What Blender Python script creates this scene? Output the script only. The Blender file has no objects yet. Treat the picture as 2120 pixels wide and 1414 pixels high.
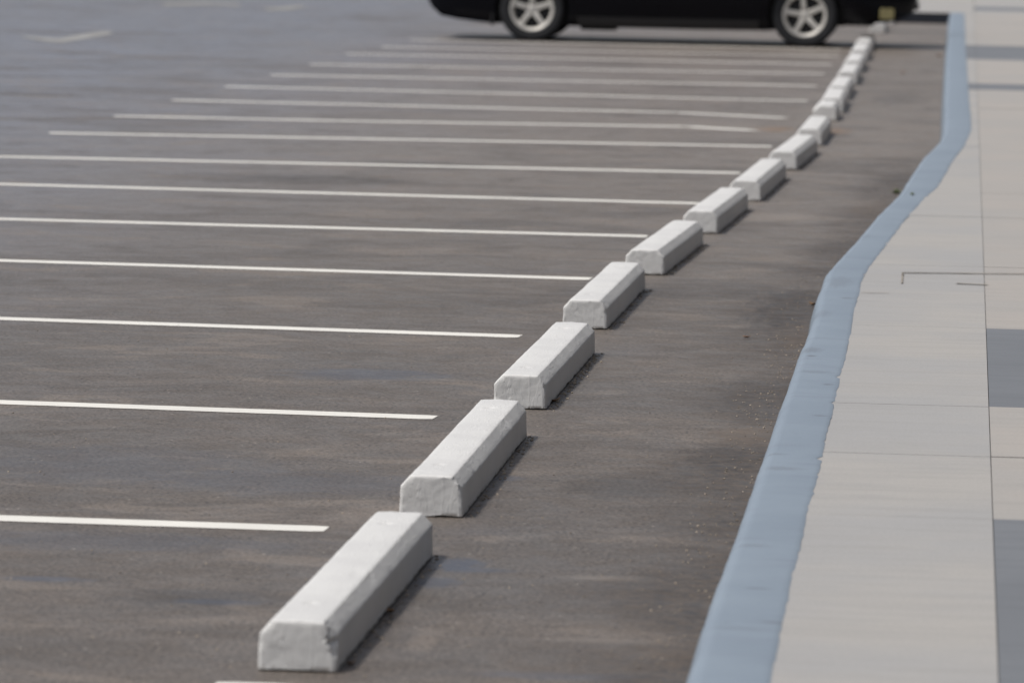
import bpy, bmesh, math, random
from mathutils import Vector, Matrix, noise

# ------------------------------------------------------------------ camera
W0, H0 = 2120.0, 1414.0
FPX = 11400.0                 # focal length in photograph pixels
CAM_H = 1.60
YH = -262.0                   # horizon row at the middle column
VPX = 1985.0                  # column of the +Y direction
ROLL = 0.0205
yaw = math.atan((VPX - W0/2)/FPX)
pitch = math.atan((H0/2 - YH)/FPX)
F = Vector((-math.sin(yaw)*math.cos(pitch), math.cos(yaw)*math.cos(pitch), -math.sin(pitch)))
R0 = F.cross(Vector((0, 0, 1))).normalized()
U0 = R0.cross(F).normalized()
R = R0*math.cos(ROLL) + U0*math.sin(ROLL)
U = U0*math.cos(ROLL) - R0*math.sin(ROLL)
CP = Vector((0, 0, CAM_H))

scene = bpy.context.scene
col = scene.collection
cd = bpy.data.cameras.new('camera')
cam = bpy.data.objects.new('camera', cd)
col.objects.link(cam)
cam.matrix_world = Matrix(((R.x, U.x, -F.x, CP.x), (R.y, U.y, -F.y, CP.y), (R.z, U.z, -F.z, CP.z), (0, 0, 0, 1)))
cd.sensor_width = 36.0
cd.lens = FPX/W0*36.0
cd.clip_start = 0.5
cd.clip_end = 3000
cd.dof.use_dof = True
cd.dof.focus_distance = 16.5
cd.dof.aperture_fstop = 6.8
scene.camera = cam

# ------------------------------------------------------------------ light
SUN_EL = math.radians(61)
SUN_DIR = Vector((-0.90, -0.43, 0)).normalized()      # horizontal direction towards the sun
sd = Vector((SUN_DIR.x*math.cos(SUN_EL), SUN_DIR.y*math.cos(SUN_EL), math.sin(SUN_EL)))
w = bpy.data.worlds.new('World')
scene.world = w
w.use_nodes = True
nt = w.node_tree
sky = nt.nodes.new('ShaderNodeTexSky')
sky.sky_type = 'NISHITA'
sky.sun_disc = False
sky.sun_elevation = SUN_EL
sky.sun_rotation = math.atan2(SUN_DIR.x, SUN_DIR.y)
sky.dust_density = 3.0
sky.air_density = 1.0
bg = nt.nodes['Background']
bg.inputs['Strength'].default_value = 0.115
hs = nt.nodes.new('ShaderNodeHueSaturation'); hs.inputs['Saturation'].default_value = 0.55
nt.links.new(sky.outputs[0], hs.inputs['Color'])
nt.links.new(hs.outputs[0], bg.inputs['Color'])
sl = bpy.data.lights.new('sun', 'SUN')
sl.energy = 2.75
sl.angle = math.radians(7.0)
sl.color = (1.0, 0.96, 0.9)
so = bpy.data.objects.new('sun', sl)
col.objects.link(so)
so.rotation_euler = (-sd).to_track_quat('-Z', 'Y').to_euler()
scene.view_settings.view_transform = 'Standard'
scene.view_settings.look = 'None'
scene.view_settings.exposure = 0.0
scene.view_settings.gamma = 1.0

# ------------------------------------------------------------------ helpers
def G(px, py, z=0.0):
    """measured image point -> where it lies on the level z"""
    d = F + R*((px - W0/2)/FPX) + U*(-(py - H0/2)/FPX)
    t = (z - CAM_H)/d.z
    return CP + d*t

def tag(o, label=None, cat=None, group=None, kind=None):
    if label: o['label'] = label
    if cat: o['category'] = cat
    if group: o['group'] = group
    if kind: o['kind'] = kind
    return o

def obj(name, bm, mats, parent=None, smooth=None):
    me = bpy.data.meshes.new(name)
    bmesh.ops.recalc_face_normals(bm, faces=bm.faces)
    bm.to_mesh(me); bm.free()
    for m in (mats if isinstance(mats, (list, tuple)) else [mats]):
        me.materials.append(m)
    if smooth is not None:
        me.polygons.foreach_set('use_smooth', [True]*len(me.polygons))
        if smooth < 3.1:
            me.set_sharp_from_angle(angle=smooth)
    o = bpy.data.objects.new(name, me)
    col.objects.link(o)
    if parent: o.parent = parent
    return o

def box(bm, c, s, rot=0.0, mi=0):
    r = bmesh.ops.create_cube(bm, size=1.0)
    m = Matrix.Translation(c) @ Matrix.Rotation(rot, 4, 'Z') @ Matrix.Diagonal((s[0], s[1], s[2], 1))
    bmesh.ops.transform(bm, matrix=m, verts=r['verts'])
    for f in {f for v in r['verts'] for f in v.link_faces}: f.material_index = mi
    return r['verts']

def lin(v): return [x for x in v] + [1.0]

class MatB:
    def __init__(s, name):
        s.m = bpy.data.materials.new(name); s.m.use_nodes = True
        s.nt = s.m.node_tree; s.n = s.nt.nodes; s.l = s.nt.links
        s.b = s.n['Principled BSDF']
        s.co = s.n.new('ShaderNodeTexCoord').outputs['Object']
    def set(s, **k):
        for a, v in k.items():
            s.b.inputs[a.replace('_', ' ')].default_value = v
        return s
    def mapping(s, sc=(1, 1, 1), loc=(0, 0, 0), co=None):
        n = s.n.new('ShaderNodeMapping'); n.inputs['Scale'].default_value = sc; n.inputs['Location'].default_value = loc
        s.l.new(co or s.co, n.inputs['Vector']); return n.outputs[0]
    def noise(s, scale, detail=4, rough=0.55, co=None, dist=0):
        n = s.n.new('ShaderNodeTexNoise'); n.inputs['Scale'].default_value = scale
        n.inputs['Detail'].default_value = detail; n.inputs['Roughness'].default_value = rough
        n.inputs['Distortion'].default_value = dist
        s.l.new(co or s.co, n.inputs['Vector']); return n.outputs[0]
    def vor(s, scale, co=None, feat='F1', out='Distance'):
        n = s.n.new('ShaderNodeTexVoronoi'); n.feature = feat; n.inputs['Scale'].default_value = scale
        s.l.new(co or s.co, n.inputs['Vector']); return n.outputs[out]
    def ramp(s, f, a, b, lo=0.0, hi=1.0):
        n = s.n.new('ShaderNodeMapRange'); n.interpolation_type = 'SMOOTHSTEP'
        n.inputs['From Min'].default_value = a; n.inputs['From Max'].default_value = b
        n.inputs['To Min'].default_value = lo; n.inputs['To Max'].default_value = hi
        s.l.new(f, n.inputs['Value']); return n.outputs[0]
    def mix(s, f, a, b, mode='MIX'):
        n = s.n.new('ShaderNodeMix'); n.data_type = 'RGBA'; n.blend_type = mode
        for i, v in ((0, f), (6, a), (7, b)):
            if hasattr(v, 'node'): s.l.new(v, n.inputs[i])
            elif i == 0: n.inputs[0].default_value = v
            else: n.inputs[i].default_value = lin(v)
        return n.outputs[2]
    def math(s, op, a, b=0.0):
        n = s.n.new('ShaderNodeMath'); n.operation = op
        for i, v in enumerate((a, b)):
            if hasattr(v, 'node'): s.l.new(v, n.inputs[i])
            else: n.inputs[i].default_value = v
        return n.outputs[0]
    def color(s, c): s.l.new(c, s.b.inputs['Base Color']); return s
    def rough(s, c): s.l.new(c, s.b.inputs['Roughness']); return s
    def bump(s, h, strength=0.5, dist=0.01):
        n = s.n.new('ShaderNodeBump'); n.inputs['Strength'].default_value = strength
        n.inputs['Distance'].default_value = dist
        s.l.new(h, n.inputs['Height']); 
        prev = s.b.inputs['Normal'].links
        if prev: s.l.new(prev[0].from_socket, n.inputs['Normal'])
        s.l.new(n.outputs[0], s.b.inputs['Normal']); return s
    def blob(s, x, y, rx, ry, rot=0.0, wob=0.75, freq=2.6, soft=0.6):
        """an uneven stain with its centre at world x, y"""
        n = s.n.new('ShaderNodeMapping'); n.vector_type = 'TEXTURE'
        n.inputs['Location'].default_value = (x, y, 0); n.inputs['Rotation'].default_value = (0, 0, rot)
        n.inputs['Scale'].default_value = (rx, ry, 1)
        s.l.new(s.co, n.inputs['Vector'])
        ln = s.n.new('ShaderNodeVectorMath'); ln.operation = 'LENGTH'; s.l.new(n.outputs[0], ln.inputs[0])
        nz = s.noise(freq, 7, 0.75, co=n.outputs[0])
        d = s.math('ADD', ln.outputs['Value'], s.math('MULTIPLY', s.math('SUBTRACT', nz, 0.5), wob*4))
        return s.ramp(d, 1.0 - soft, 1.0 + soft*0.4, 1.0, 0.0)

# ------------------------------------------------------------------ materials
KERB_LEFT = [(1370, 1600), (1419, 1414), (1448, 1321), (1474, 1234), (1508, 1143), (1530, 1087), (1551, 1030), (1569, 974), (1585, 930), (1604, 876), (1617, 838), (1638, 780),
        (1655, 729), (1672, 692), (1687, 651), (1694, 607), (1702, 590), (1709, 566), (1722, 549), (1774, 494), (1818, 442), (1862, 400), (1880, 371),
        (1910, 326), (1943, 295), (1955, 275), (1957, 240), (1957, 204), (1959, 146), (1962, 85), (1965, 50), (1967, 27)]
def mat_asphalt():
    m = MatB('asphalt')
    big = m.noise(0.55, 4, 0.6)
    mid = m.noise(2.2, 5, 0.62, co=m.mapping((0.8, 1.15, 1)), dist=0.6)
    strk = m.noise(1.0, 5, 0.6, co=m.mapping((1.1, 3.2, 1)))
    grain = m.noise(95, 3, 0.75)
    c = m.mix(m.ramp(big, 0.38, 0.62), (0.108, 0.092, 0.081), (0.078, 0.077, 0.081))
    c = m.mix(m.ramp(mid, 0.42, 0.62, 0.0, 0.62), c, (0.044, 0.038, 0.034))
    c = m.mix(m.ramp(strk, 0.50, 0.70, 0.0, 0.28), c, (0.140, 0.118, 0.102))
    fine = m.noise(6.5, 6, 0.7, dist=0.4)
    c = m.mix(m.ramp(fine, 0.50, 0.70, 0.0, 0.40), c, (0.040, 0.036, 0.033))
    c = m.mix(m.ramp(fine, 0.46, 0.32, 0.0, 0.35), c, (0.140, 0.120, 0.104))
    f2 = m.noise(24, 6, 0.85)
    c = m.mix(m.ramp(f2, 0.50, 0.64, 0.0, 0.75), c, (0.030, 0.027, 0.025))
    c = m.mix(m.ramp(f2, 0.48, 0.34, 0.0, 0.50), c, (0.165, 0.145, 0.128))
    c = m.mix(m.ramp(m.noise(0.9, 4, 0.6, co=m.mapping((1, 1, 1), (7.3, 2.1, 0)), dist=0.8), 0.60, 0.68, 0, 0.5), c, (0.075, 0.078, 0.090))
    # sky reflection put into the base colour: driving lane bluer and paler
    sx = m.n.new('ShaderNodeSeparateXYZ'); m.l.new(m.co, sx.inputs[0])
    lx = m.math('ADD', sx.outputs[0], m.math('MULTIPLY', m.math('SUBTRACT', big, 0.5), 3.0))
    # the far bays are paler than the near ones
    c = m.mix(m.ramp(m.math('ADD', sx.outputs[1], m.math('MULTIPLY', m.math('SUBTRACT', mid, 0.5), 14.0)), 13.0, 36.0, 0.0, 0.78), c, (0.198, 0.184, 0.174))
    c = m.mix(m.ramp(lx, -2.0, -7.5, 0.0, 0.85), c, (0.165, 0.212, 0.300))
    wear = m.noise(1.0, 5, 0.62, co=m.mapping((0.45, 0.9, 1), (3.1, 8.2, 0)), dist=1.2)
    c = m.mix(m.ramp(wear, 0.50, 0.64, 0.0, 0.62), c, (0.050, 0.045, 0.042))
    wear2 = m.noise(1.0, 6, 0.68, co=m.mapping((1.7, 2.0, 1), (1.1, 4.2, 0)), dist=0.8)
    c = m.mix(m.ramp(wear2, 0.53, 0.62, 0.0, 0.52), c, (0.034, 0.030, 0.028))
    c = m.mix(m.ramp(wear2, 0.46, 0.36, 0.0, 0.55), c, (0.200, 0.172, 0.150))
    # aggregate: dark pits and pale chips
    c = m.mix(m.ramp(grain, 0.30, 0.70, 0.0, 1.0), c, m.mix(0.5, c, (0.30, 0.27, 0.245)))
    c = m.mix(m.ramp(grain, 0.36, 0.50, 0.75, 0.0), c, (0.040, 0.037, 0.036))
    v = m.vor(38)
    sel = m.vor(38, out='Color')
    sep = m.n.new('ShaderNodeSeparateColor'); m.l.new(sel, sep.inputs[0])
    chip = m.math('MULTIPLY', m.ramp(v, 0.10, 0.17, 1.0, 0.0), m.ramp(sep.outputs[0], 0.965, 0.97, 0.0, 1.0))
    c = m.mix(chip, c, (0.50, 0.48, 0.45))
    pit = m.math('MULTIPLY', m.ramp(v, 0.16, 0.24, 1.0, 0.0), m.ramp(sep.outputs[1], 0.96, 0.965, 0.0, 1.0))
    c = m.mix(pit, c, (0.02, 0.02, 0.022))
    # stains with a place of their own: (px, py, half width m, half depth m, colour, amount)
    blue = (0.085, 0.100, 0.135); dark = (0.035, 0.033, 0.033); rust = (0.20, 0.125, 0.07); pale = (0.27, 0.245, 0.225); brown = (0.16, 0.125, 0.095)
    for (px, py, rx, ry, cc, amt) in (
        (950, 1168, .065, .13, blue, .8), (985, 1180, .10, .05, blue, .55), (905, 1205, .06, .10, blue, .6),
        (95, 1198, .12, .05, blue, .6), (440, 1245, .11, .05, blue, .7), (380, 1235, .25, .16, dark, .35),
        (1050, 990, .05, .07, blue, .5), (760, 775, .28, .22, blue, .5), (1450, 1275, .05, .10, dark, .5),
        (1480, 1185, .12, .09, dark, .4), (1440, 1135, .08, .03, dark, .35), (1440, 1305, .07, .03, dark, .35), (1470, 1355, .2, .10, brown, .6),
        (1515, 950, .15, .45, dark, .6), (1560, 905, .12, .3, brown, .6), (1300, 1010, .22, .30, dark, .35),
        (1640, 640, .16, 1.0, dark, .75), (1660, 700, .10, .6, brown, .7), (1580, 820, .16, .9, dark, .35),
        (1270, 1197, .12, .05, pale, .55), (1240, 1325, .12, .04, pale, .4), (1180, 1400, .25, .06, blue, .45),
        (1100, 620, .5, .5, dark, .2), (1605, 268, .13, .4, rust, .6), (1720, 272, .14, .5, rust, .55),
        (1465, 262, .5, .6, pale, .35), (1790, 520, .3, .8, dark, .4), (1830, 435, .20, .8, brown, .5), (1870, 375, .20, .7, dark, .45),
        (1600, 450, .35, .35, pale, .4), (1450, 600, .5, .5, dark, .3), (1750, 345, .4, .7, dark, .3),
        (1860, 205, .25, 1.2, dark, .3), (700, 1110, .22, .07, dark, .25), (890, 345, .5, .4, dark, .45), (560, 370, .7, .5, dark, .35),
        (200, 1120, .5, .2, blue, .3), (1560, 1075, .12, .2, dark, .45), (640, 1000, .5, .3, blue, .25), (220, 960, .5, .5, blue, .25),
        (880, 1070, .12, .05, dark, .3)):
        p = G(px, py)
        c = m.mix(m.math('MULTIPLY', m.blob(p.x, p.y, rx, ry), amt), c, cc)
    # dirt washed against the kerb
    sy = m.n.new('ShaderNodeSeparateXYZ'); m.l.new(m.co, sy.inputs[0])
    fc = m.n.new('ShaderNodeFloatCurve'); cv = fc.mapping.curves[0]
    pts_ = [G(x, y, 0.125) for x, y in KERB_LEFT][1:]
    pts_ = pts_[::2] + [pts_[-1]]
    YM = pts_[-1].y + 1
    pts_ = [(p.y/YM, -p.x/4.0) for p in pts_]
    cv.points[0].location = (0.0, pts_[0][1]); cv.points[1].location = (1.0, pts_[-1][1])
    for q in pts_: cv.points.new(q[0], q[1])
    for q in cv.points: q.handle_type = 'VECTOR'
    fc.mapping.update()
    m.l.new(m.math('DIVIDE', sy.outputs[1], YM), fc.inputs['Value'])
    kx = m.math('MULTIPLY', fc.outputs[0], -4.0)
    dk = m.math('SUBTRACT', kx, sy.outputs[0])
    wb = m.noise(1.1, 6, 0.7)
    dk = m.math('ADD', dk, m.math('MULTIPLY', m.math('SUBTRACT', wb, 0.5), -0.9))
    c = m.mix(m.math('MULTIPLY', m.ramp(dk, 0.42, 0.02, 0.0, 0.75), m.ramp(sy.outputs[1], 27.0, 36.0, 1.0, 0.15)), c, m.mix(m.ramp(f2, 0.4, 0.6), dark, (0.105, 0.082, 0.062)))
    # narrow dark bands crossing the lot under the parked car
    for py in (91.5, 66):
        p = G(1850, py)
        n = m.n.new('ShaderNodeSeparateXYZ'); m.l.new(m.co, n.inputs[0])
        d = m.math('ABSOLUTE', m.math('SUBTRACT', n.outputs[1], p.y))
        c = m.mix(m.math('MULTIPLY', m.ramp(d, 0.10, 0.28, 1.0, 0.0), m.ramp(n.outputs[0], -9.0, -3.0, 0.0, 0.6)), c, dark)
    c = m.mix(1.0, c, (0.97, 0.925, 0.875), 'MULTIPLY')
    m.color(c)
    m.rough(m.ramp(fine, 0.35, 0.65, 0.42, 0.58))
    m.set(Specular_IOR_Level=0.22)
    m.bump(m.noise(120, 3, 0.7), 0.35, 0.004)
    m.bump(m.noise(1.3, 3, 0.5), 0.25, 0.02)
    return m.m

def mat_line():
    m = MatB('line_paint')
    n = m.noise(70, 4, 0.7); b = m.noise(3, 4, 0.6)
    c = m.mix(m.ramp(b, 0.3, 0.7), (0.78, 0.76, 0.70), (0.70, 0.68, 0.63))
    c = m.mix(m.ramp(n, 0.62, 0.74, 0.0, 0.6), c, (0.22, 0.20, 0.19))
    m.color(c).set(Roughness=0.6); m.bump(n, 0.3, 0.003)
    return m.m

def mat_faded_line():
    m = MatB('faded_line_paint')
    n = m.noise(14, 5, 0.75); 
    c = m.mix(m.ramp(n, 0.40, 0.62), (0.34, 0.33, 0.31), (0.13, 0.125, 0.12))
    m.color(c).set(Roughness=0.6)
    return m.m

def mat_stop():
    m = MatB('painted_concrete')
    a = m.noise(5, 5, 0.6); s = m.noise(2.2, 4, 0.6, co=m.mapping((6, 1, 1)))
    c = m.mix(m.ramp(a, 0.3, 0.7), (0.645, 0.64, 0.625), (0.59, 0.585, 0.575))
    c = m.mix(m.ramp(s, 0.60, 0.75, 0.0, 0.35), c, (0.47, 0.46, 0.45))
    f = m.noise(60, 4, 0.7)
    c = m.mix(m.ramp(f, 0.66, 0.74, 0.0, 0.35), c, (0.38, 0.37, 0.36))
    # scuffs near the foot
    sp = m.n.new('ShaderNodeSeparateXYZ'); m.l.new(m.co, sp.inputs[0])
    foot = m.math('MULTIPLY', m.ramp(sp.outputs[2], 0.004, 0.016, 1.0, 0.0), m.ramp(m.noise(28, 4, 0.7), 0.45, 0.60, 0.0, 0.85))
    c = m.mix(foot, c, (0.12, 0.10, 0.085))
    m.color(c).set(Roughness=0.62)
    m.bump(m.noise(26, 3, 0.6, dist=0.8), 0.22, 0.004)
    m.bump(m.noise(150, 3, 0.6), 0.25, 0.0015)
    drip = m.noise(9, 2, 0.5, co=m.mapping((6, 1, 0.8)), dist=1.5)
    m.bump(m.ramp(drip, 0.55, 0.6), 0.25, 0.003)
    return m.m

def mat_kerb():
    m = MatB('blue_grey_kerb_paint')
    a = m.noise(3.0, 5, 0.6); s = m.noise(2.0, 5, 0.65, co=m.mapping((0.9, 5, 1)))
    c = m.mix(m.ramp(a, 0.3, 0.7), (0.225, 0.272, 0.325), (0.202, 0.246, 0.298))
    c = m.mix(m.ramp(s, 0.54, 0.72, 0.0, 0.6), c, (0.175, 0.20, 0.25))
    f = m.noise(26, 4, 0.7, co=m.mapping((0.6, 2.2, 1)), dist=1.0)
    c = m.mix(m.ramp(f, 0.67, 0.72, 0.0, 0.8), c, (0.09, 0.09, 0.10))
    for (px, py, rx, ry, amt) in ((1570, 1217, .035, .012, .8), (1606, 1286, .04, .02, .7), (1680, 737, .018, .03, .9), (1755, 617, .03, .04, .7), (1700, 860, .03, .02, .8),
                                  (1715, 795, .02, .03, .7), (1790, 490, .05, .12, .2), (1740, 585, .05, .3, .35), (1680, 725, .04, .1, .5), (1700, 650, .04, .2, .3),
                                  (1690, 770, .06, .05, .4), (1605, 940, .04, .02, .6), (1620, 970, .06, .05, .45), (1560, 1130, .05, .03, .4), (1530, 1300, .08, .03, .3)):
        p = G(px, py, .125)
        c = m.mix(m.math('MULTIPLY', m.blob(p.x, p.y, rx, ry, wob=0.6), amt*0.6), c, (0.085, 0.08, 0.09))
    # dirt at its foot
    sp = m.n.new('ShaderNodeSeparateXYZ'); m.l.new(m.co, sp.inputs[0])
    foot = m.math('MULTIPLY', m.ramp(sp.outputs[2], 0.01, 0.05, 1.0, 0.0), m.ramp(m.noise(12, 4, 0.7), 0.4, 0.6, 0.2, 0.9))
    c = m.mix(foot, c, (0.08, 0.065, 0.05))
    m.color(c).set(Roughness=0.55)
    m.bump(m.noise(18, 4, 0.6), 0.35, 0.005)
    m.bump(m.noise(130, 3, 0.6), 0.25, 0.0015)
    return m.m

def mat_slab(name, c1, c2, c3, off):
    m = MatB(name)
    co = m.mapping((1, 1, 1), off)
    st = m.noise(3.0, 6, 0.68, co=m.mapping((0.7, 5.5, 1), off), dist=0.5)
    st2 = m.noise(9.0, 5, 0.7, co=m.mapping((0.5, 5.0, 1), off), dist=0.3)
    b = m.noise(0.9, 4, 0.6, co=co)
    c = m.mix(m.ramp(b, 0.36, 0.64), c1, c2)
    c = m.mix(m.ramp(st, 0.44, 0.68, 0.0, 0.48), c, c3)
    c = m.mix(m.ramp(st2, 0.58, 0.74, 0.0, 0.30), c, tuple(min(1, x*1.28) for x in c1))
    g = m.noise(140, 3, 0.7)
    c = m.mix(m.ramp(g, 0.35, 0.65, 0.16, 0.0), c, (0.1, 0.1, 0.1))
    m.color(c).set(Roughness=0.62, Specular_IOR_Level=0.35)
    m.bump(st2, 0.22, 0.003); m.bump(g, 0.15, 0.0012)
    return m.m

def simple(name, c, rough=0.5, metal=0.0, spec=0.5, coat=0.0, nscale=20, namt=0.15):
    m = MatB(name)
    n = m.noise(nscale, 4, 0.6)
    k = tuple(x*(1-namt) for x in c)
    m.color(m.mix(m.ramp(n, 0.35, 0.65), c, k)).set(Roughness=rough, Metallic=metal, Specular_IOR_Level=spec, Coat_Weight=coat)
    return m.m

M = dict(
    asphalt=mat_asphalt(), line=mat_line(), faded=mat_faded_line(), worn=simple('worn_arrow_paint', (0.36, 0.35, 0.33), 0.6, nscale=3, namt=0.35), stop=mat_stop(), kerb=mat_kerb(),
    slab=mat_slab('pale_paving_slab', (0.400, 0.382, 0.358), (0.362, 0.356, 0.350), (0.315, 0.304, 0.292), (3, 1, 0)),
    slab2=mat_slab('warm_paving_slab', (0.400, 0.370, 0.340), (0.372, 0.355, 0.335), (0.318, 0.302, 0.284), (13, 6, 0)),
    slabd=mat_slab('dark_paving_slab', (0.180, 0.190, 0.206), (0.160, 0.169, 0.184), (0.130, 0.138, 0.152), (5, 9, 0)),
    mortar=simple('mortar', (0.12, 0.115, 0.105), 0.9),
    slot=simple('rusty_joint_filler', (0.29, 0.26, 0.22), 0.9, nscale=5, namt=0.5),
    black_kerb=simple('black_kerb_face', (0.012, 0.016, 0.026), 0.7),
    carp=simple('black_car_paint', (0.002, 0.0022, 0.004), 0.22, 0, 0.16, 0.0),
    plastic=simple('black_plastic', (0.006, 0.006, 0.008), 0.5),
    rubber=simple('tyre_rubber', (0.016, 0.017, 0.020), 0.8, nscale=8, namt=0.3),
    alloy=simple('silver_alloy', (0.62, 0.60, 0.56), 0.5, 0.2, 0.5, nscale=6, namt=0.12),
    disc=simple('dark_brake', (0.02, 0.02, 0.022), 0.6, 0.3),
    glass=simple('dark_glass', (0.01, 0.012, 0.014), 0.05, 0, 0.6, 0.5),
    amber=simple('yellow_lamp', (0.40, 0.35, 0.17), 0.25, 0, 0.5),
    lamp=simple('clear_lamp', (0.55, 0.56, 0.58), 0.1, 0.3, 0.6),
    red=simple('red_lamp', (0.35, 0.01, 0.01), 0.15),
    plate=simple('number_plate', (0.6, 0.6, 0.58), 0.4),
    leaf=simple('dry_leaf', (0.42, 0.19, 0.07), 0.7, nscale=60, namt=0.5),
    leafb=simple('brown_leaf', (0.22, 0.13, 0.06), 0.7, nscale=60, namt=0.5),
    weed=simple('weed_green', (0.17, 0.21, 0.09), 0.7, nscale=60, namt=0.4),
    grit=simple('grit', (0.40, 0.34, 0.27), 0.85, nscale=7, namt=0.6),
)

# ------------------------------------------------------------------ the ground
random.seed(4)
bm = bmesh.new()
S = 400
vs = [bm.verts.new(p) for p in ((-S, -60, 0), (S, -60, 0), (S, 900, 0), (-S, 900, 0))]
bm.faces.new(vs)
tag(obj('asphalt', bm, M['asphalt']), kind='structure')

# ------------------------------------------------------------------ kerb
ZK = 0.125
LEFT = KERB_LEFT
RIGHT = [(1560, 1600), (1595, 1414), (1611, 1330), (1619, 1286), (1632, 1230), (1648, 1160), (1663, 1104), (1673, 1048), (1689, 1000), (1704, 935), (1711, 895), (1723, 856),
         (1735, 797), (1747, 750), (1760, 692), (1770, 634), (1779, 604), (1786, 573), (1801, 549), (1835, 505), (1876, 451), (1919, 405), (1943, 384),
         (1974, 330), (1998, 299), (2011, 268), (2010, 240), (2007, 217), (2003, 149), (1999, 88), (1998, 50), (1996, 27)]
LW = [G(x, y, ZK) for x, y in LEFT]
RW = [G(x, y, ZK) for x, y in RIGHT]
bm = bmesh.new()
secs = []
def xat(P, y):
    for (x0, y0), (x1, y1) in zip(P, P[1:]):
        if y1 <= y <= y0: return x0 + (x1-x0)*(y0-y)/(y0-y1)
    return P[-1][0]
NS = 900
for k in range(NS+1):       # sections about 12 cm apart in depth
    dep = 1.0/((1600-YH+19))*(1-k/NS) + 1.0/((27-YH+19))*(k/NS)
    y = 1.0/dep + YH - 19
    secs.append((G(xat(LEFT, y), y, ZK), G(xat(RIGHT, y), y, ZK)))
for _ in range(2):      # soften the corners of the measured polyline
    secs = [secs[0]] + [((secs[i-1][0]+secs[i][0]*2+secs[i+1][0])/4, (secs[i-1][1]+secs[i][1]*2+secs[i+1][1])/4) for i in range(1, len(secs)-1)] + [secs[-1]]
rows = []
KC = []
for a, b in secs:
    d = (b-a); wd = d.length; d.normalize()
    nz = noise.noise(Vector((0, a.y*3.0, 1)))*0.004 + noise.noise(Vector((0, a.y*14.0, 5)))*0.003
    nr = noise.noise(Vector((9, b.y*2.2, 1)))*0.004 + noise.noise(Vector((3, b.y*9.0, 5)))*0.003 + noise.noise(Vector((3, b.y*21.0, 8)))*0.004 - (0.012 if noise.noise(Vector((5, b.y*6.0, 2))) > 0.42 else 0)
    up = noise.noise(Vector((2, a.y*2.5, 7)))*0.002
    prof = [(-0.030, 0.0), (-0.028, 0.012), (-0.016, 0.06), (-0.006, 0.095), (0.002, 0.112), (0.012, 0.121), (0.024, 0.1248), (0.032, 0.1255), (wd*0.5, 0.1250), (wd-0.015, 0.1235), (wd-0.004, 0.1222), (wd, 0.1206), (wd, 0.0)]
    row = []
    for j, (u, z) in enumerate(prof):
        off = nz if j < 8 else (nr if j > 8 else 0)
        p = a + d*(u+off)
        row.append(bm.verts.new((p.x, p.y, max(0.0, z + (up if z > 0.05 else 0)))))
    rows.append(row)
    KC.append(((a.x+b.x)/2, (a.y+b.y)/2))
for r, s in zip(rows, rows[1:]):
    for j in range(len(r)-1): bm.faces.new((r[j], r[j+1], s[j+1], s[j]))
bm.faces.new(rows[-1]); bm.faces.new(rows[0])
tag(obj('kerb', bm, M['kerb'], smooth=math.radians(50)), kind='structure')
YEND = secs[-1][0].y
def xk(Y):
    for (x0, y0), (x1, y1) in zip(KC, KC[1:]):
        if y0 <= Y <= y1: return x0 + (x1-x0)*(Y-y0)/max(1e-9, y1-y0)
    return KC[0][0] if Y < KC[0][1] else KC[-1][0]
def xl(Y):
    best = LW[0].x
    for (a, b), (a2, b2) in zip(secs, secs[1:]):
        if a.y <= Y <= a2.y: return a.x + (a2.x-a.x)*(Y-a.y)/max(1e-9, a2.y-a.y)
    return best

# ------------------------------------------------------------------ pavement of slabs
ZP = 0.120
XS = sum(G(x, y, ZP).x for x, y in ((2031, 640), (2048, 945), (2064, 1200), (2084, 1400)))/4
def Yof(y, x=2040): return G(x, y, ZP).y
joints = [Yof(2300), Yof(1900), Yof(1700), Yof(1600), Yof(1074), Yof(945), Yof(842), Yof(680), Yof(606), Yof(553), Yof(494), Yof(450), Yof(400), Yof(350), Yof(305), Yof(265), Yof(225),
          Yof(187), Yof(174), Yof(150), Yof(124), Yof(95), Yof(70), Yof(48), Yof(30)]
bm = bmesh.new()
def slab(poly, mi, z=ZP, th=0.02):
    top = [bm.verts.new((x, y, z)) for x, y in poly]
    bot = [bm.verts.new((x, y, z-th)) for x, y in poly]
    f = bm.faces.new(top); f.material_index = mi
    for i in range(len(top)):
        j = (i+1) % len(top)
        q = bm.faces.new((top[i], bot[i], bot[j], top[j])); q.material_index = 3
darkrows = {17, 20}            # rows 187-174 and 124-95
darkright = {4: True, 5: False, 7: True}
YF0 = joints[-1]
far = [YF0, YEND+0.003, YEND+1.6, YEND+3.4, YEND+6, YEND+9, YEND+14, YEND+25]
Y0 = joints[0]
for i in range(len(joints)-1):
    a, b = joints[i], joints[i+1]
    g = 0.0012
    ga = 0.004 if abs(a-Yof(945)) < 1e-6 else g
    a += ga; b -= (0.004 if abs(b-Yof(945)) < 1e-6 else g)
    pts = []
    ys = [a + (b-a)*k/12 for k in range(13)]
    dk = i in darkrows
    dz = random.uniform(-0.0006, 0.0006)
    left = [(xk(y), y) for y in ys][::-1]
    slab([(XS-0.001, a), (XS-0.001, b)] + left, 2 if dk else 0, ZP+dz)
    x = XS
    k = 0
    widths = (1.2, 1.2, 1.2, 1.2, 1.2, 1.2)
    for wd in widths:
        if dk: mi = 2
        elif k == 0 and i in (3, 6) : mi = 2
        elif k > 0: mi = 2 if (i*7 + k*3) % 5 == 0 else (1 if (i+k) % 2 else 0)
        else: mi = 1
        slab([(x+0.001, a), (x+wd-0.001, a), (x+wd-0.001, b), (x+0.001, b)], mi, ZP+random.uniform(-0.0006, 0.0006))
        x += wd; k += 1
XR = XS + 7.2
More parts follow.
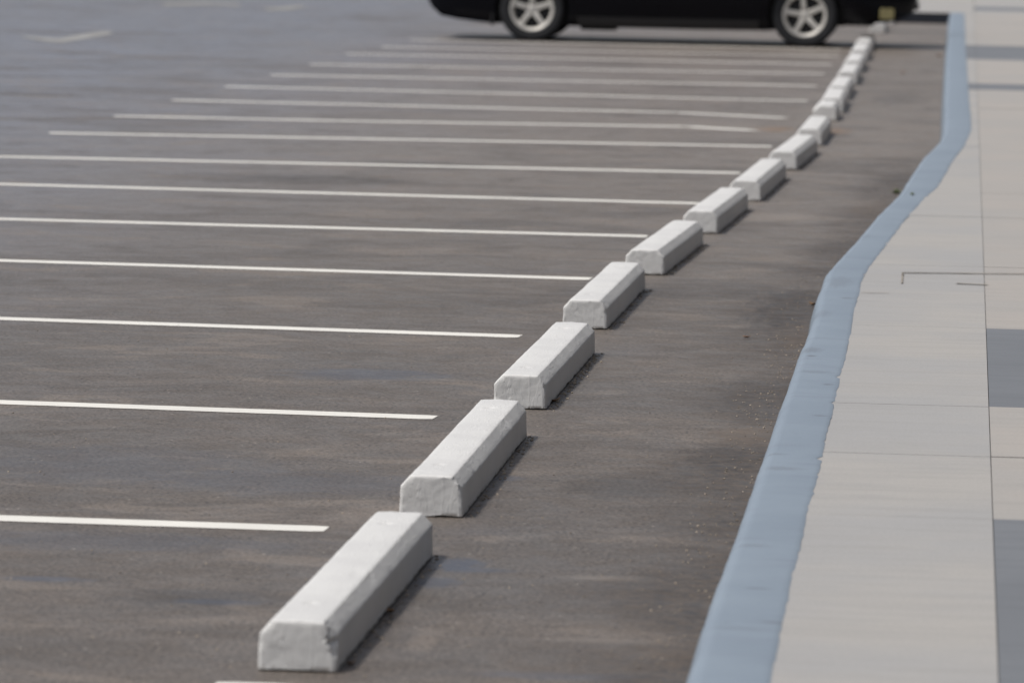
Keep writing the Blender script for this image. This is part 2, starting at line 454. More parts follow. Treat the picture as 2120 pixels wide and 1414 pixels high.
# pavement beyond the end of the kerb
XKE = KC[-1][0]; XP = XS - 3.6
for i in range(len(far)-1):
    a, b = far[i]+0.003, far[i+1]-0.003
    x = XP if i > 0 else XKE
    while x < XR-0.01:
        x1 = min(XR, x+1.8)
        slab([(x+0.003, a), (x1-0.003, a), (x1-0.003, b), (x+0.003, b)], 4 if i in (2,) and x > XS-0.1 else (1 if i == 0 else 0), ZP)
        x = x1
# bedding below the slabs
def quadbed(poly):
    f = bm.faces.new([bm.verts.new((x, y, ZP-0.008)) for x, y in poly]); f.material_index = 3
ys = [Y0 + (YF0-Y0)*k/300 for k in range(301)]
for a, b in zip(ys, ys[1:]): quadbed([(xk(a), a), (XR, a), (XR, b), (xk(b), b)])
quadbed([(XKE, YF0), (XR, YF0), (XR, YEND+0.02), (XKE, YEND+0.02)])
quadbed([(XP, YEND+0.02), (XR, YEND+0.02), (XR, far[-1]), (XP, far[-1])])
# open joint running to a small notch in the slabs
def strip(p, q, wd, mi=5, z=ZP+0.0035):
    p = Vector(p); q = Vector(q); d = (q-p).normalized(); n = Vector((-d.y, d.x))*wd/2
    N = 14; prev = None
    for k in range(N+1):
        c = p.lerp(q, k/N); jj = 1 + 0.5*noise.noise(Vector((c.x*9, c.y*9, 3)))
        pr = (bm.verts.new((c.x+n.x*jj, c.y+n.y*jj, z)), bm.verts.new((c.x-n.x*jj, c.y-n.y*jj, z)))
        if prev:
            f = bm.faces.new((prev[0], pr[0], pr[1], prev[1])); f.material_index = mi
        prev = pr
def g2(x, y): 
    p = G(x, y, ZP); return (p.x, p.y)
strip(g2(1869, 566), g2(2180, 569), 0.032)
strip(g2(1869, 566), g2(1867, 588), 0.007)
strip(g2(1980, 588), g2(2044, 591), 0.035)
strip(g2(1782, 607), g2(1840, 608), 0.010, 5)
tag(obj('pavement', bm, [M['slab'], M['slab2'], M['slabd'], M['mortar'], M['slabd'], M['slot']]), kind='structure')
# step of the raised pavement behind the car: dark face
bm = bmesh.new()
box(bm, ((XP+XKE)/2+0.02, YEND-0.02, 0.0585), (XKE-XP+0.10, 0.12, 0.117))
tag(obj('kerb_return', bm, M['black_kerb']), kind='structure')
# the rest of the raised ground, out of the frame on the right
bm = bmesh.new()
box(bm, ((XR+60)/2+0.01, 60, 0.055), (60-XR, 200, 0.12))
tag(obj('far_pavement', bm, M['slab']), kind='structure')

# ------------------------------------------------------------------ added unseen building, blocks sky light from the right
bd = bpy.data.objects.new('sky_blocker_building', None); col.objects.link(bd); bd.location = (XS+5.6, 30, 0.12)
tag(bd, 'added two-storey building, unseen right of the frame, blocking sky light', 'building')
bm = bmesh.new()
box(bm, (4.0, 0, 4.4), (8.0, 110, 8.8)); box(bm, (-0.35, 0, 3.55), (0.7, 110, 0.35)); box(bm, (-0.06, 0, 8.7), (0.3, 110.3, 0.4))
for k in range(23): box(bm, (-0.12, -55+5*k, 1.7), (0.25, 0.45, 3.35))
obj('blocker_wall', bm, simple('dark_brown_render', (0.10, 0.085, 0.072), 0.8), bd)
for k in range(22):
    bm = bmesh.new(); box(bm, (-0.03, -52.5+5*k, 1.55), (0.05, 4.3, 2.7)); w_ = obj('blocker_window', bm, M['glass'], bd)
    bm = bmesh.new()
    for yy_ in (-2.15, 0, 2.15): box(bm, (-0.06, -52.5+5*k+yy_, 1.55), (0.06, 0.07, 2.82))
    for zz_ in (0.16, 2.93): box(bm, (-0.062, -52.5+5*k, zz_), (0.06, 4.2, 0.07))
    obj('frame', bm, M['plastic'], w_)
# ------------------------------------------------------------------ parking lines
def ribbon(bm, P, wd, z=0.0015, wob=0.004):
    """a painted stripe along the ground points P"""
    prev = None
    for a, b in zip(P, P[1:]):
        L = (b-a).length; n = max(2, int(L/0.035)); d = (b-a).normalized(); nn = Vector((-d.y, d.x, 0))
        for k in range(n+1):
            c = a.lerp(b, k/n)
            e1 = wd/2 + noise.noise(Vector((c.x*12, c.y*12, 1)))*wob + noise.noise(Vector((c.x*40, c.y, 3)))*wob*0.7
            e2 = wd/2 + noise.noise(Vector((c.x*12, c.y*12, 6)))*wob + noise.noise(Vector((c.x*40, c.y, 9)))*wob*0.7
            if k in (0, n): e1 -= 0.008; e2 -= 0.012
            pr = (bm.verts.new((c.x+nn.x*e1, c.y+nn.y*e1, z)), bm.verts.new((c.x-nn.x*e2, c.y-nn.y*e2, z)))
            if prev: bm.faces.new((prev[0], pr[0], pr[1], prev[1]))
            prev = pr
LINES = [  # left point, optional middle, right end (photograph px); None = leaves the frame on the left
    ((0, 1073), (676, 1096)), ((0, 833), (901, 865)), ((0, 660), (1077, 697)), ((0, 540), (1223, 578)), ((0, 454), (1340, 490)),
    ((0, 382), (1447, 422)), ((0, 325), (1532, 359)), ((102, 276), (1598, 304)), ((236, 241), (700, 251), (1420, 263), (1561, 271)), ((356, 208), (1400, 234), (1625, 245)),
    ((465, 180), (1672, 210)), ((560, 156), (1690, 179)), ((641, 134), (1707, 154)), ((717, 112.5), (1722, 134.5)), ((790, 98), (1737, 117)), ((850, 84), (1742, 104))]
ordn = ['nearest full', 'second', 'third', 'fourth', 'fifth', 'sixth', 'seventh', 'eighth', 'ninth', 'tenth', 'eleventh', 'twelfth', 'thirteenth', 'fourteenth', 'fifteenth', 'sixteenth']
extra = ['ending left of the closest stop', 'ending by the second wheel stop', 'ending beside the third wheel stop', 'ending at the fourth wheel stop', 'ending at the fifth wheel stop',
         'ending against the sixth wheel stop', 'ending against the seventh wheel stop', 'its left end just inside the frame', 'stopping short at the rust stain', 'fading out left of the skewed wheel stop',
         'with both ends in view', 'blurred, with both ends in view', 'blurred and greyish', 'blurred, in the distance', 'faint, last but one before the car', 'faintest, closest to the black car']
for i, L in enumerate(LINES):
    P = [G(x, y) for x, y in L]
    if L[0][0] == 0:        # the bays are equally deep: carry the line on beyond the frame
        d = (P[0]-P[-1]).normalized(); P[0] = P[-1] + d*4.45
    bm = bmesh.new()
    ribbon(bm, P, 0.118 + min(1, i/6)*0.035)
    tag(obj('parking_line', bm, M['line']), 'white bay line, %s from the camera, %s' % (ordn[i], extra[i]), 'parking line', 'white lines between the parking bays')
bm = bmesh.new(); ribbon(bm, [G(440, 1421), G(600, 1427)], 0.13)
tag(obj('parking_line', bm, M['line']), 'sliver of white line at the bottom edge under the closest wheel stop', 'parking line', 'white lines between the parking bays')
# arrows of the driving lane
def flat(name, polys, m, label, cat, group=None):
    bm = bmesh.new()
    for poly in polys:
        bm.faces.new([bm.verts.new(G(x, y) + Vector((0, 0, 0.004))) for x, y in poly])
    return tag(obj(name, bm, m), label, cat, group)
flat('lane_arrow', [[(40, 78), (60, 77), (118, 82), (215, 66), (238, 68), (226, 73), (128, 90), (100, 88)]], M['worn'], 'faded white arrowhead painted on the driving lane at the upper left', 'road arrow', 'arrows on the driving lane')
flat('lane_arrow', [[(330, 8), (430, 6), (492, 9), (500, 15), (440, 12), (345, 14)]], M['faded'], 'very faint arrow mark at the top edge, farther of the two right ones', 'road arrow', 'arrows on the driving lane')
flat('lane_arrow', [[(545, 19), (622, 12), (636, 15), (600, 23), (556, 24)]], M['faded'], 'faint arrow mark left of the black car at the top edge', 'road arrow', 'arrows on the driving lane')

# ------------------------------------------------------------------ wheel stops
SW, SH = 0.160, 0.103
def stop_mesh(Ln, seed, chips):
    rnd = random.Random(seed)
    # half outline: foot, side, chamfer, top
    key = [(0.500, 0.0), (0.494, 0.35), (0.484, 0.70), (0.480, 0.725), (0.472, 0.748), (0.346, 0.972), (0.336, 0.990), (0.322, 1.0)]
    prof = []
    for (u0, z0), (u1, z1) in zip(key, key[1:]):
        n = max(1, int(math.hypot((u1-u0)*SW, (z1-z0)*SH)/0.008))
        for k in range(n): prof.append((u0+(u1-u0)*k/n, z0+(z1-z0)*k/n))
    prof.append(key[-1])
    nt_ = 10
    right = [(u*SW, z*SH) for u, z in prof]
    top = [(0.322*SW*(1-2*k/nt_), SH + 0.0015*math.sin(math.pi*k/nt_)) for k in range(1, nt_)]
    left = [(-x, z) for x, z in right[::-1]]
    ring = right + top + left
    nb = 8
    ring += [(-0.5*SW + SW*k/nb, 0.0) for k in range(1, nb)]
    bm = bmesh.new()
    ys = [0.0, 0.0015, 0.005, 0.011]
    n = int(Ln/0.018)
    ys += [0.02 + (Ln-0.04)*k/n for k in range(n+1)] + [Ln-0.011, Ln-0.005, Ln-0.0015, Ln]
    ins = {0: 0.0045, 1: 0.0025, 2: 0.0006}
    so_ = seed*13.7
    rings = []
    for iy, y in enumerate(ys):
        k = min(iy, len(ys)-1-iy)
        inset = ins.get(k, 0.0)
        rr = []
        for (x, z) in ring:
            s = 1 - inset/(SW*0.5)
            zz = SH*0.5 + (z-SH*0.5)*(1-inset/(SH*0.5)) if z > 0.01 else z
            p = Vector((x*s, y, zz))
            q = p*1.0
            ed = 1.0 if k < 5 else 0.35
            corner = 1.0 if (abs(abs(x)-0.47*SW) < 0.008 and z > 0.06) or (abs(abs(x)-0.335*SW) < 0.008 and z > 0.09) else 0.3
            nv = noise.noise(Vector((x*14+so_, y*3, z*14)))*0.0016 + noise.noise(Vector((x*60+so_, y*30, z*60)))*0.0009*(ed*0.8+corner)*(0.5+abs(noise.noise(Vector((so_, y*4, 2))))*1.6)
            c = Vector((0, y, SH*0.45)); dr = (p-c); dr = dr.normalized() if dr.length > 1e-5 else Vector((0, 0, 1))
            if z > 0.004: p += dr*nv
            if k <= 2 and z > 0.004: p.y += (-1 if iy > 3 else 1)*max(0, noise.noise(Vector((x*55+so_, z*55, 3))))*0.006; p += dr*noise.noise(Vector((x*110+so_, y*150, z*110)))*0.0016
            if z <= 0.004: p.z = 0.0035 + max(0, noise.noise(Vector((x*8+so_, y*7, 3))))*0.010 + noise.noise(Vector((x*20, y*40+so_, 1)))*0.003; p.z = max(0.0, p.z)
            for (cx, cy, cz, r, dep) in chips:
                dd = math.sqrt((q.x-cx)**2 + (q.y-cy)**2*0.8 + (q.z-cz)**2)
                rrn = r*(1 + 0.9*noise.noise(Vector((q.x*90, q.y*90, q.z*90+so_))))
                if dd < rrn: p -= dr*dep*(1-dd/rrn)**0.6*(0.7+0.6*rnd.random())
            # cast-over anchor recess near each end of the top
            if z > SH*0.99:
                for ay in (0.26, Ln-0.26):
                    dd = math.hypot((q.x+0.005)*1.0, (q.y-ay)*0.6)
                    if dd < 0.013: p.z -= 0.006
                    elif dd < 0.022: p.z += 0.0012*(0.5+rnd.random())
            rr.append(bm.verts.new(p))
        rings.append(rr)
    N = len(ring)
    for a, b in zip(rings, rings[1:]):
        for j in range(N): bm.faces.new((a[j], a[(j+1) % N], b[(j+1) % N], b[j]))
    for e, rg in ((-1, rings[0]), (1, rings[-1])):       # end faces: rings shrinking to the middle, with lumps of old paint
        cen = Vector((0, rg[0].co.y, SH*0.45)); last = rg
        yb = 0.0 if e < 0 else Ln
        for s in (0.9, 0.78, 0.64, 0.5, 0.36, 0.22, 0.1):
            new = []
            for v in rg:
                p = cen + (v.co-cen)*s
                p.y = yb + e*(noise.noise(Vector((p.x*30+so_, p.z*22, e)))*0.0012 + noise.noise(Vector((p.x*90+so_, p.z*60, e)))*0.0009)
                new.append(bm.verts.new(p))
            for j in range(N): bm.faces.new((last[j], last[(j+1) % N], new[(j+1) % N], new[j]))
            last = new
        bm.faces.new(last)
    return bm

STOPS = [  # near right foot, far right foot, chips, label
    ((697, 1393), (897, 1151), [(0.077, 0.0, 0.062, 0.024, 0.016), (0.076, 0.01, 0.070, 0.016, 0.008), (0.078, 0.0, 0.04, 0.014, 0.007), (0.056, 0.01, 0.094, 0.012, 0.004), (0.056, 0.75, 0.094, 0.04, 0.004), (-0.05, 0, 0.09, 0.012, 0.003)],
     'closest pale grey concrete wheel stop, its front right corner chipped'),
    ((958, 1072), (1091, 904), [(0.077, 0.0, 0.073, 0.014, 0.006), (0.056, 0.0, 0.094, 0.012, 0.004), (0.054, 1.5, 0.094, 0.03, 0.004), (0.076, 0.35, 0.07, 0.014, 0.004)],
     'second wheel stop from the camera with a gap under its front right foot'),
    ((1130, 849), (1232, 732), [(0.077, 0.0, 0.07, 0.012, 0.005), (-0.078, 0.0, 0.04, 0.012, 0.005), (-0.07, 0, 0.01, 0.012, 0.004)],
     'third wheel stop from the camera, with a brown leaf at its front right foot'),
    ((1257, 683), (1336, 599), [(0.077, 0.0, 0.07, 0.012, 0.006), (0.078, 0.0, 0.055, 0.009, 0.005)],
     'fourth wheel stop from the camera, at the end of the fourth bay line'),
    ((1375, 571), (1456, 507), [(0.06, 0.0, 0.0, 0.02, 0.004)],
     'fifth wheel stop from the camera, grit piled along its shaded side'),
    ((1486, 485), (1549, 434), [(0.05, 0.0, 0.02, 0.03, 0.006)],
     'sixth wheel stop from the camera, front face dented low on the right'),
    ((1575, 418), (1628, 370), [], 'seventh wheel stop from the camera, lying level with the weed on the kerb'),
    ((1650, 353), (1693, 317), [], 'eighth wheel stop from the camera, the last before the rust stain'),
    ((1702, 303), (1721, 276), [], 'ninth wheel stop from the camera, between the two patches of the rust stain'),
    ((1732, 252), (1739, 241), [(-0.06, 0, 0.09, 0.03, 0.012)], 'tenth wheel stop, standing out left of the row with its whole front face in view'),
    ((1746, 235), (1755, 214), [], 'eleventh wheel stop, straight behind the one that stands out of the row'),
    ((1757, 208), (1772, 183), [], 'twelfth wheel stop, at the end of the eleventh bay line'),
    ((1774, 177), (1785, 157), [], 'thirteenth wheel stop, at the end of the twelfth bay line'),
    ((1785, 152), (1795, 134), [], 'fourteenth wheel stop, at the end of the thirteenth bay line'),
    ((1796, 128), (1804, 113), [], 'fifteenth wheel stop, third in front of the black car'),
    ((1805, 109), (1818, 86), [], 'sixteenth wheel stop, just short of the black car front wheel'),
    ((1832, 70), (1839, 58), [], 'seventeenth wheel stop, under the front bumper of the black car'),
    ((1849, 52), (1853, 44), [], 'farthest wheel stop, tiny, beyond the front bumper of the black car'),
]
for i, (n_, f_, chips, lab) in enumerate(STOPS):
    a = G(*n_); b = G(*f_)
    d = (b-a); Ln = d.length
    if i > 8: Ln = min(Ln, 1.85)
    d.normalize(); ang = math.atan2(-d.x, d.y)
    bm = stop_mesh(Ln, i+1, chips)
    o = obj('wheel_stop', bm, M['stop'], smooth=math.radians(38))
    o.rotation_euler.z = ang
    o.location = a - Vector((math.cos(ang), math.sin(ang), 0))*SW*0.5
    tag(o, lab, 'wheel stop', 'concrete wheel stops in a row')

# ------------------------------------------------------------------ the parked car
car = bpy.data.objects.new('black_sedan', None); col.objects.link(car)
tag(car, 'black sedan with silver five-spoke wheels parked across the far bays', 'car')
pr = G(1101, 80.5); pf = G(1665, 92)
WB = 2.68
Yc = (pr.y+pf.y)/2 - 0.9
xm = pr.x*Yc/pr.y; xf = pf.x*Yc/pf.y
WB = xf-xm
HWB = WB/2
car.location = ((xm+xf)/2, Yc+0.78, 0)
RW_ = 0.312
st = [  # x, bottom, top, half width
    (-HWB-1.03, .42, .78, .60), (-HWB-1.02, .37, .86, .68), (-HWB-0.97, .30, .95, .745), (-HWB-0.88, .225, .985, .79), (-HWB-0.72, .195, 1.0, .825), (-HWB-0.42, .165, 1.01, .85), (-HWB, .16, 1.0, .865), (-HWB+0.45, .15, .97, .875),
    (-.4, .145, .95, .88), (.3, .145, .94, .88), (HWB-.45, .15, .935, .875), (HWB, .16, .90, .865), (HWB+0.4, .215, .85, .85), (HWB+0.62, .235, .81, .82), (HWB+0.80, .255, .77, .77),
    (HWB+0.92, .29, .72, .70), (HWB+1.0, .32, .67, .63), (HWB+1.055, .385, .60, .55), (HWB+1.06, .40, .56, .50)]
def hwz(hw, zb, zt, z):
    t = (z-zb)/(zt-zb)
    pts = [(0, .945), (.08, .972), (.2, .985), (.38, 1.0), (.6, .997), (.8, .975), (.92, .93), (1.0, .82)]
    for (a, u), (b, v) in zip(pts, pts[1:]):
        if t <= b: return hw*(u+(v-u)*max(0, (t-a))/(b-a))
    return hw*.82
bm = bmesh.new(); prev = None; TT = [0, .04, .08, .14, .2, .28, .38, .5, .6, .7, .8, .87, .92, .96, 1.0]
stn = []
for (a, b) in zip(st, st[1:]):
    n = max(1, int((b[0]-a[0])/0.1))
    for k in range(n): stn.append(tuple(a[j]+(b[j]-a[j])*k/n for j in range(4)))
stn.append(st[-1])
for (x, zb, zt, hw) in stn:
    ringp = [(-hwz(hw, zb, zt, zb+(zt-zb)*t), zb+(zt-zb)*t) for t in TT]
    ringp += [(-hw*.5, zt+.02), (0, zt+.028), (hw*.5, zt+.02)]
    ringp += [(-y, z) for y, z in ringp[:len(TT)][::-1]]
    r = [bm.verts.new((x, y, z)) for y, z in ringp]
    if prev:
        for j in range(len(r)): bm.faces.new((prev[j], prev[(j+1) % len(r)], r[(j+1) % len(r)], r[j]))
    else: bm.faces.new(r)
    prev = r
bm.faces.new(prev)
body = obj('body', bm, M['carp'])
for x in (-HWB, HWB):
    for s in (-1, 1):
        cb = bmesh.new(); bmesh.ops.create_cone(cb, cap_ends=True, segments=48, radius1=.355, radius2=.355, depth=.34)
        bmesh.ops.transform(cb, matrix=Matrix.Translation((x, s*.80, RW_+.01)) @ Matrix.Rotation(math.pi/2, 4, 'X'), verts=cb.verts)
        co_ = obj('cutter', cb, M['plastic'])
        md = body.modifiers.new('b', 'BOOLEAN'); md.operation = 'DIFFERENCE'; md.object = co_; md.solver = 'EXACT'
dg = bpy.context.evaluated_depsgraph_get()
me = bpy.data.meshes.new_from_object(body.evaluated_get(dg))
body.modifiers.clear(); body.data = me
for o in [o for o in bpy.data.objects if o.name.startswith('cutter')]: bpy.data.objects.remove(o)
me.polygons.foreach_set('use_smooth', [True]*len(me.polygons)); me.set_sharp_from_angle(angle=math.radians(35))
if not me.materials: me.materials.append(M['carp'])
body.parent = car
def at_x(x):
    for a, b in zip(st, st[1:]):
        if a[0] <= x <= b[0]:
            t = (x-a[0])/(b[0]-a[0]); return [a[j]+(b[j]-a[j])*t for j in range(4)]
    return st[0]
def sidey(x, z):
    _, zb, zt, hw = at_x(x); return hwz(hw, zb, zt, z)
def side_panel(name, x0, x1, z0, z1, s, m, off=0.003, parent=car, nx=10, nz=8):
    bm = bmesh.new(); g = []
    for i in range(nx+1):
        x = x0+(x1-x0)*i/nx
        g.append([bm.verts.new((x, s*(sidey(x, z0+(z1-z0)*k/nz)+off), z0+(z1-z0)*k/nz)) for k in range(nz+1)])
    for i in range(nx):
        for k in range(nz): bm.faces.new((g[i][k], g[i+1][k], g[i+1][k+1], g[i][k+1]))
    bmesh.ops.recalc_face_normals(bm, faces=bm.faces)
    r = bmesh.ops.extrude_face_region(bm, geom=list(bm.faces))
    for v in [e for e in r['geom'] if isinstance(e, bmesh.types.BMVert)]: v.co.y -= s*(off+0.008)
    return obj(name, bm, m, parent, smooth=math.radians(35))
for s in (-1, 1):
    for (a, b) in ((-HWB+.42, .02), (.035, HWB-.42)):
        dr = side_panel('door', a, b, .27, .90, s, M['carp'])
        hb = bmesh.new(); box(hb, (a+.17, s*(sidey(a+.17, .80)+.022), .80), (.17, .022, .028)); bmesh.ops.bevel(hb, geom=hb.edges[:], offset=.006, segments=2)
        obj('handle', hb, M['carp'], dr)
    side_panel('side_skirt', -HWB+.44, HWB-.44, .152, .245, s, M['plastic'], 0.010, nz=3)
    # mudflaps behind the wheels
    for x in (-HWB-.385, HWB-.39):
        fb = bmesh.new(); box(fb, (x, s*.76, .20), (.02, .15, .11)); obj('mudflap', fb, M['plastic'], car)
    mb = bmesh.new(); box(mb, (.78, s*.93, 1.0), (.10, .20, .13)); bmesh.ops.bevel(mb, geom=mb.edges[:], offset=.03, segments=3)
    obj('mirror', mb, M['carp'], car, smooth=1.0)
    hb = bmesh.new(); box(hb, (HWB+.80, s*.64, .665), (.30, .22, .12), rot=-s*0.55); bmesh.ops.bevel(hb, geom=hb.edges[:], offset=.03, segments=3)
    obj('headlight', hb, M['lamp'], car, smooth=1.0)
    hb = bmesh.new(); box(hb, (-HWB-.90, s*.66, .82), (.16, .24, .13), rot=s*0.5); bmesh.ops.bevel(hb, geom=hb.edges[:], offset=.02, segments=3)
    obj('tail_light', hb, M['red'], car, smooth=1.0)
    # fog lamp set in the corner of the bumper
    fx = HWB+(1828-1665)/211.0; yy = sidey(fx, .33)
    fb = bmesh.new(); box(fb, (fx, s*(yy-.02), .335), (.135, .07, .105), rot=-s*0.35); bmesh.ops.bevel(fb, geom=fb.edges[:], offset=.015, segments=3)
    obj('fog_lamp', fb, M['amber'], car, smooth=1.0)
# cabin
def prism(name, lo, hi, m, parent=car, sm=0.6):
    bm = bmesh.new(); a = [bm.verts.new(p) for p in lo]; b = [bm.verts.new(p) for p in hi]
    bm.faces.new(a); bm.faces.new(b)
    for i in range(len(a)): bm.faces.new((a[i], a[(i+1) % len(a)], b[(i+1) % len(a)], b[i]))
    return bm
cl = [(-1.78, -.70, .97), (.98, -.74, .93), (.98, .74, .93), (-1.78, .70, .97)]
ch = [(-1.02, -.56, 1.42), (.22, -.58, 1.43), (.22, .58, 1.43), (-1.02, .56, 1.42)]
bm = prism('roof', cl, ch, M['carp']); bmesh.ops.bevel(bm, geom=bm.edges[:], offset=.05, segments=4)
obj('roof', bm, M['carp'], car, smooth=0.7)
def pane(name, pts, th=.012, m=None):
    p = [Vector(q) for q in pts]; n = (p[1]-p[0]).cross(p[3]-p[0]).normalized()
    c = sum(p, Vector())/4
    if n.dot(c-Vector((-.3, 0, 1.1))) < 0: n = -n
    bm = prism(name, [q-n*.01 for q in p], [q+n*(th-.01+.004) for q in p], None)
    obj(name, bm, M['glass'], car)
def bil(a, b, c, d, u, v):
    a, b, c, d = map(Vector, (a, b, c, d)); return (a*(1-u)+b*u)*(1-v)+(d*(1-u)+c*u)*v
pane('windscreen', [bil(cl[1], cl[2], ch[2], ch[1], u, v) for u, v in ((.07, .1), (.93, .1), (.93, .92), (.07, .92))])
pane('rear_window', [bil(cl[0], cl[3], ch[3], ch[0], u, v) for u, v in ((.07, .12), (.93, .12), (.93, .9), (.07, .9))])
for q in ((cl[0], cl[1], ch[1], ch[0]), (cl[3], cl[2], ch[2], ch[3])):
    pane('side_window', [bil(*q, u, v) for u, v in ((.56, .1), (.90, .1), (.93, .88), (.56, .88))])
    pane('side_window', [bil(*q, u, v) for u, v in ((.20, .1), (.52, .1), (.52, .88), (.14, .88))])
# wheels
def wheel_parts(rot):
    wr = bpy.data.objects.new('wheel', None); col.objects.link(wr)
    R1 = RW_; R2 = .207
    prof = [(R2-.004, -.085), (R2+.02, -.100), (R1-.045, -.106), (R1-.018, -.100), (R1-.004, -.082), (R1, -.05), (R1+.001, 0), (R1, .05), (R1-.004, .082), (R1-.018, .1), (R1-.045, .106), (R2+.02, .1), (R2-.004, .085)]
    def lathe(bm, prof, n=64, closed=True):
        rings = []
        for i in range(n):
            t = 2*math.pi*i/n
            rings.append([bm.verts.new((r*math.cos(t), y, r*math.sin(t))) for r, y in prof])
        for i in range(n):
            a, b = rings[i], rings[(i+1) % n]
            for j in range(len(prof)-(0 if closed else 1)):
                k = (j+1) % len(prof); bm.faces.new((a[j], a[k], b[k], b[j]))
    bm = bmesh.new(); lathe(bm, prof)
    # flatten the contact patch a little
    for v in bm.verts:
        if v.co.z < -R1+.006: v.co.z = -R1+.006
    obj('tyre', bm, M['rubber'], wr, smooth=0.9)
    bm = bmesh.new()
    lathe(bm, [(R2, -.092), (R2+.004, -.096), (R2-.006, -.098), (R2-.020, -.090), (R2-.030, -.070), (R2-.034, .08), (R2, .08)])
    # spokes: wide at the rim, waisted, swelling to the hub
    for k in range(5):
        t = rot + 2*math.pi*k/5
        ex = Vector((math.cos(t), 0, math.sin(t))); ey = Vector((-math.sin(t), 0, math.cos(t)))
        secs_ = [(.018, .034, -.062), (.055, .030, -.078), (.10, .0245, -.082), (.15, .026, -.084), (.165, .031, -.084), (.188, .043, -.082)]
        pv = None
        for (r, hw, y) in secs_:
            c = ex*r
            ring = [c+ey*hw+Vector((0, y+.012, 0)), c+ey*hw*.72+Vector((0, y, 0)), c-ey*hw*.72+Vector((0, y, 0)), c-ey*hw+Vector((0, y+.012, 0)), c-ey*hw*.8+Vector((0, y+.045, 0)), c+ey*hw*.8+Vector((0, y+.045, 0))]
            rv = [bm.verts.new(p) for p in ring]
            if pv:
                for j in range(6): bm.faces.new((pv[j], pv[(j+1) % 6], rv[(j+1) % 6], rv[j]))
            else: bm.faces.new(rv)
            pv = rv
        bm.faces.new(pv)
    lathe(bm, [(.0005, -.076), (.030, -.076), (.042, -.070), (.050, -.055), (.050, -.02), (.0005, -.02)], 32)
    obj('rim', bm, M['alloy'], wr, smooth=0.7)
    bm = bmesh.new(); lathe(bm, [(.0005, -.03), (.155, -.03), (.155, -.015), (.185, -.012), (.185, .06), (.0005, .06)], 40)
    obj('brake_disc', bm, M['disc'], wr, smooth=0.5)
    return wr
for (x, s, rot) in ((-HWB, -1, math.pi/2), (HWB, -1, math.radians(98)), (-HWB, 1, 1.2), (HWB, 1, .4)):
    wr = wheel_parts(rot)
    wr.parent = car; wr.location = (x, s*.735, RW_-.006)
    if s > 0: wr.rotation_euler.z = math.pi
# underside
bm = bmesh.new(); box(bm, (0, 0, .235), (3.9, 1.25, .05)); bmesh.ops.bevel(bm, geom=bm.edges[:], offset=.02, segments=2)
obj('underbody', bm, M['plastic'], car)
bm = bmesh.new(); xx = -HWB+(1228-1101)/211.0
box(bm, (xx, -.10, .18), (.34, .5, .15)); bmesh.ops.bevel(bm, geom=bm.edges[:], offset=.05, segments=4)
obj('muffler', bm, M['plastic'], car, smooth=0.8)
bm = bmesh.new(); box(bm, (HWB+1.055, 0, .45), (.02, .52, .11)); obj('number_plate', bm, M['plate'], car)
bm = bmesh.new(); box(bm, (-HWB-1.035, 0, .62), (.02, .52, .11)); obj('number_plate', bm, M['plate'], car)
bm = bmesh.new(); box(bm, (HWB+1.045, 0, .395), (.06, 1.0, .05)); bmesh.ops.bevel(bm, geom=bm.edges[:], offset=.012, segments=2); obj('bumper_lip', bm, M['plastic'], car)
bm = bmesh.new(); box(bm, (HWB+1.035, 0, .60), (.05, .80, .09)); bmesh.ops.bevel(bm, geom=bm.edges[:], offset=.012, segments=2); obj('grille', bm, M['plastic'], car)

# ------------------------------------------------------------------ leaves, weeds, grit
def leaf(px, py, size, m, lab, rot, z=0.0, curl=.35):
    bm = bmesh.new(); n = 8; rows_ = []
    for i in range(n+1):
        t = i/n; wd = math.sin(math.pi*min(1, t*1.05))**.8*.30*size*(1-.25*t)
        zz = size*curl*(abs(t-.5)*2)**2*.5
        rows_.append([bm.verts.new(((t-.5)*size, -wd, zz+wd*.6)), bm.verts.new(((t-.5)*size, 0, zz)), bm.verts.new(((t-.5)*size, wd, zz+wd*.45))])
    for a, b in zip(rows_, rows_[1:]):
        for j in range(2):
            bm.faces.new((a[j], a[j+1], b[j+1], b[j]))
    bmesh.ops.remove_doubles(bm, verts=bm.verts, dist=1e-5)
    bmesh.ops.solidify(bm, geom=bm.faces[:], thickness=.0008)
    p = G(px, py, z)
    o = obj('dry_leaf', bm, m, smooth=1.0); o.location = (p.x, p.y, z+.002); o.rotation_euler = (0, 0, rot)
    return tag(o, lab, 'leaf', 'dry leaves on the ground')
leaf(1145, 834, .050, M['leafb'], 'curled brown leaf at the front right foot of the third wheel stop', .5, curl=.6)
leaf(808, 1270, .040, M['leafb'], 'brown leaf in the shade beside the closest wheel stop', 2.0, curl=.5)
leaf(727, 1377, .028, M['leafb'], 'small brown leaf by the front foot of the closest wheel stop', 1.1, curl=.5)
leaf(1546, 700, .030, M['leaf'], 'small orange leaf alone on the asphalt between the third wheel stop and the kerb', .3)
leaf(1945, 118, .075, M['leaf'], 'orange leaf by the far kerb, below the shaded step', .2, curl=.6)
leaf(1711, 92, .07, M['leaf'], 'orange leaf beside the front wheel of the black car', .9, curl=.6)
leaf(1869, 153, .06, M['leaf'], 'pale orange leaf between the distant wheel stops and the kerb', 2.3)
leaf(1683, 633, .045, M['leafb'], 'brown leaf against the kerb in the dark patch', 2.3, curl=.6)

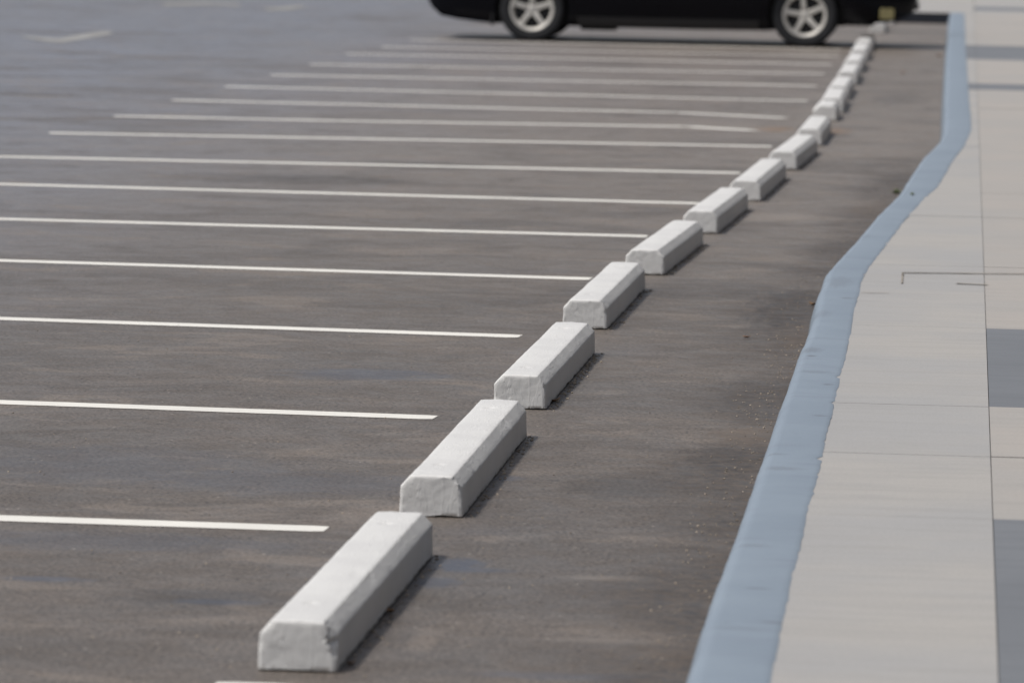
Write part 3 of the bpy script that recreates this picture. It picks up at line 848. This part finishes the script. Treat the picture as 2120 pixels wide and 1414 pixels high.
def weed(px, py, z, size, lab):
    rnd = random.Random(int(px)); bm = bmesh.new()
    for k in range(26):
        t = rnd.uniform(0, 6.28); L = size*rnd.uniform(.5, 1); wd = size*.09; ln = rnd.uniform(.3, 1.1)
        d = Vector((math.cos(t)*math.cos(ln), math.sin(t)*math.cos(ln), math.sin(ln)))
        s = Vector((-math.sin(t), math.cos(t), 0))*wd
        a = Vector((rnd.uniform(-.2, .2)*size, rnd.uniform(-.2, .2)*size, 0))
        m_ = a+d*L*.55; e = a+d*L - Vector((0, 0, L*.15))
        v = [bm.verts.new(q) for q in (a-s*.3, a+s*.3, m_+s, e, m_-s)]
        bm.faces.new(v)
    o = obj('weed', bm, M['weed']); p = G(px, py, z); o.location = p
    return tag(o, lab, 'weed', 'weeds along the kerb')
weed(1856, 401, 0.0, .05, 'small green weed on the asphalt against the kerb')
weed(1888, 404, .126, .025, 'tiny green weed on top of the blue-grey kerb')

bm = bmesh.new(); rnd = random.Random(9)
def pebble(x, y, z, s):
    r = bmesh.ops.create_icosphere(bm, subdivisions=1, radius=s)
    for v in r['verts']:
        v.co = Vector((v.co.x*rnd.uniform(.7, 1.4), v.co.y*rnd.uniform(.7, 1.4), v.co.z*rnd.uniform(.4, .8))) + Vector((x, y, z+s*.3))
for _ in range(1100):
    Y = rnd.uniform(10.5, 32) if rnd.random() < .8 else rnd.uniform(12.5, 19)
    cl_ = .5+.5*noise.noise(Vector((Y*1.7, 0, 4)))
    if rnd.random() > cl_+.1: continue
    X = xl(Y)-.045-abs(rnd.gauss(0, .10))*(cl_+.3)
    pebble(X, Y, 0, rnd.uniform(.001, .0038))
for _ in range(420):
    p = G(rnd.uniform(-100, 1650), rnd.uniform(300, 1500))
    if p.x > xl(p.y)-.05: continue
    pebble(p.x, p.y, 0, rnd.uniform(.001, .0032))
for i, (n_, f_, c_, l_) in enumerate(STOPS[:8]):       # grit along the shaded foot of each stop
    a, b = G(*n_), G(*f_); d = (b-a).normalized(); nn = Vector((d.y, -d.x, 0))
    for _ in range(120 if i in (2, 4) else 70):
        p = a.lerp(b, rnd.random()) + nn*(.004+abs(rnd.gauss(0, .014)))
        pebble(p.x, p.y, 0, rnd.uniform(.0015, .0055))
tag(obj('loose_grit', bm, M['grit']), 'fine pale and brown grit scattered on the asphalt, thickest along the kerb', 'grit', kind='stuff')
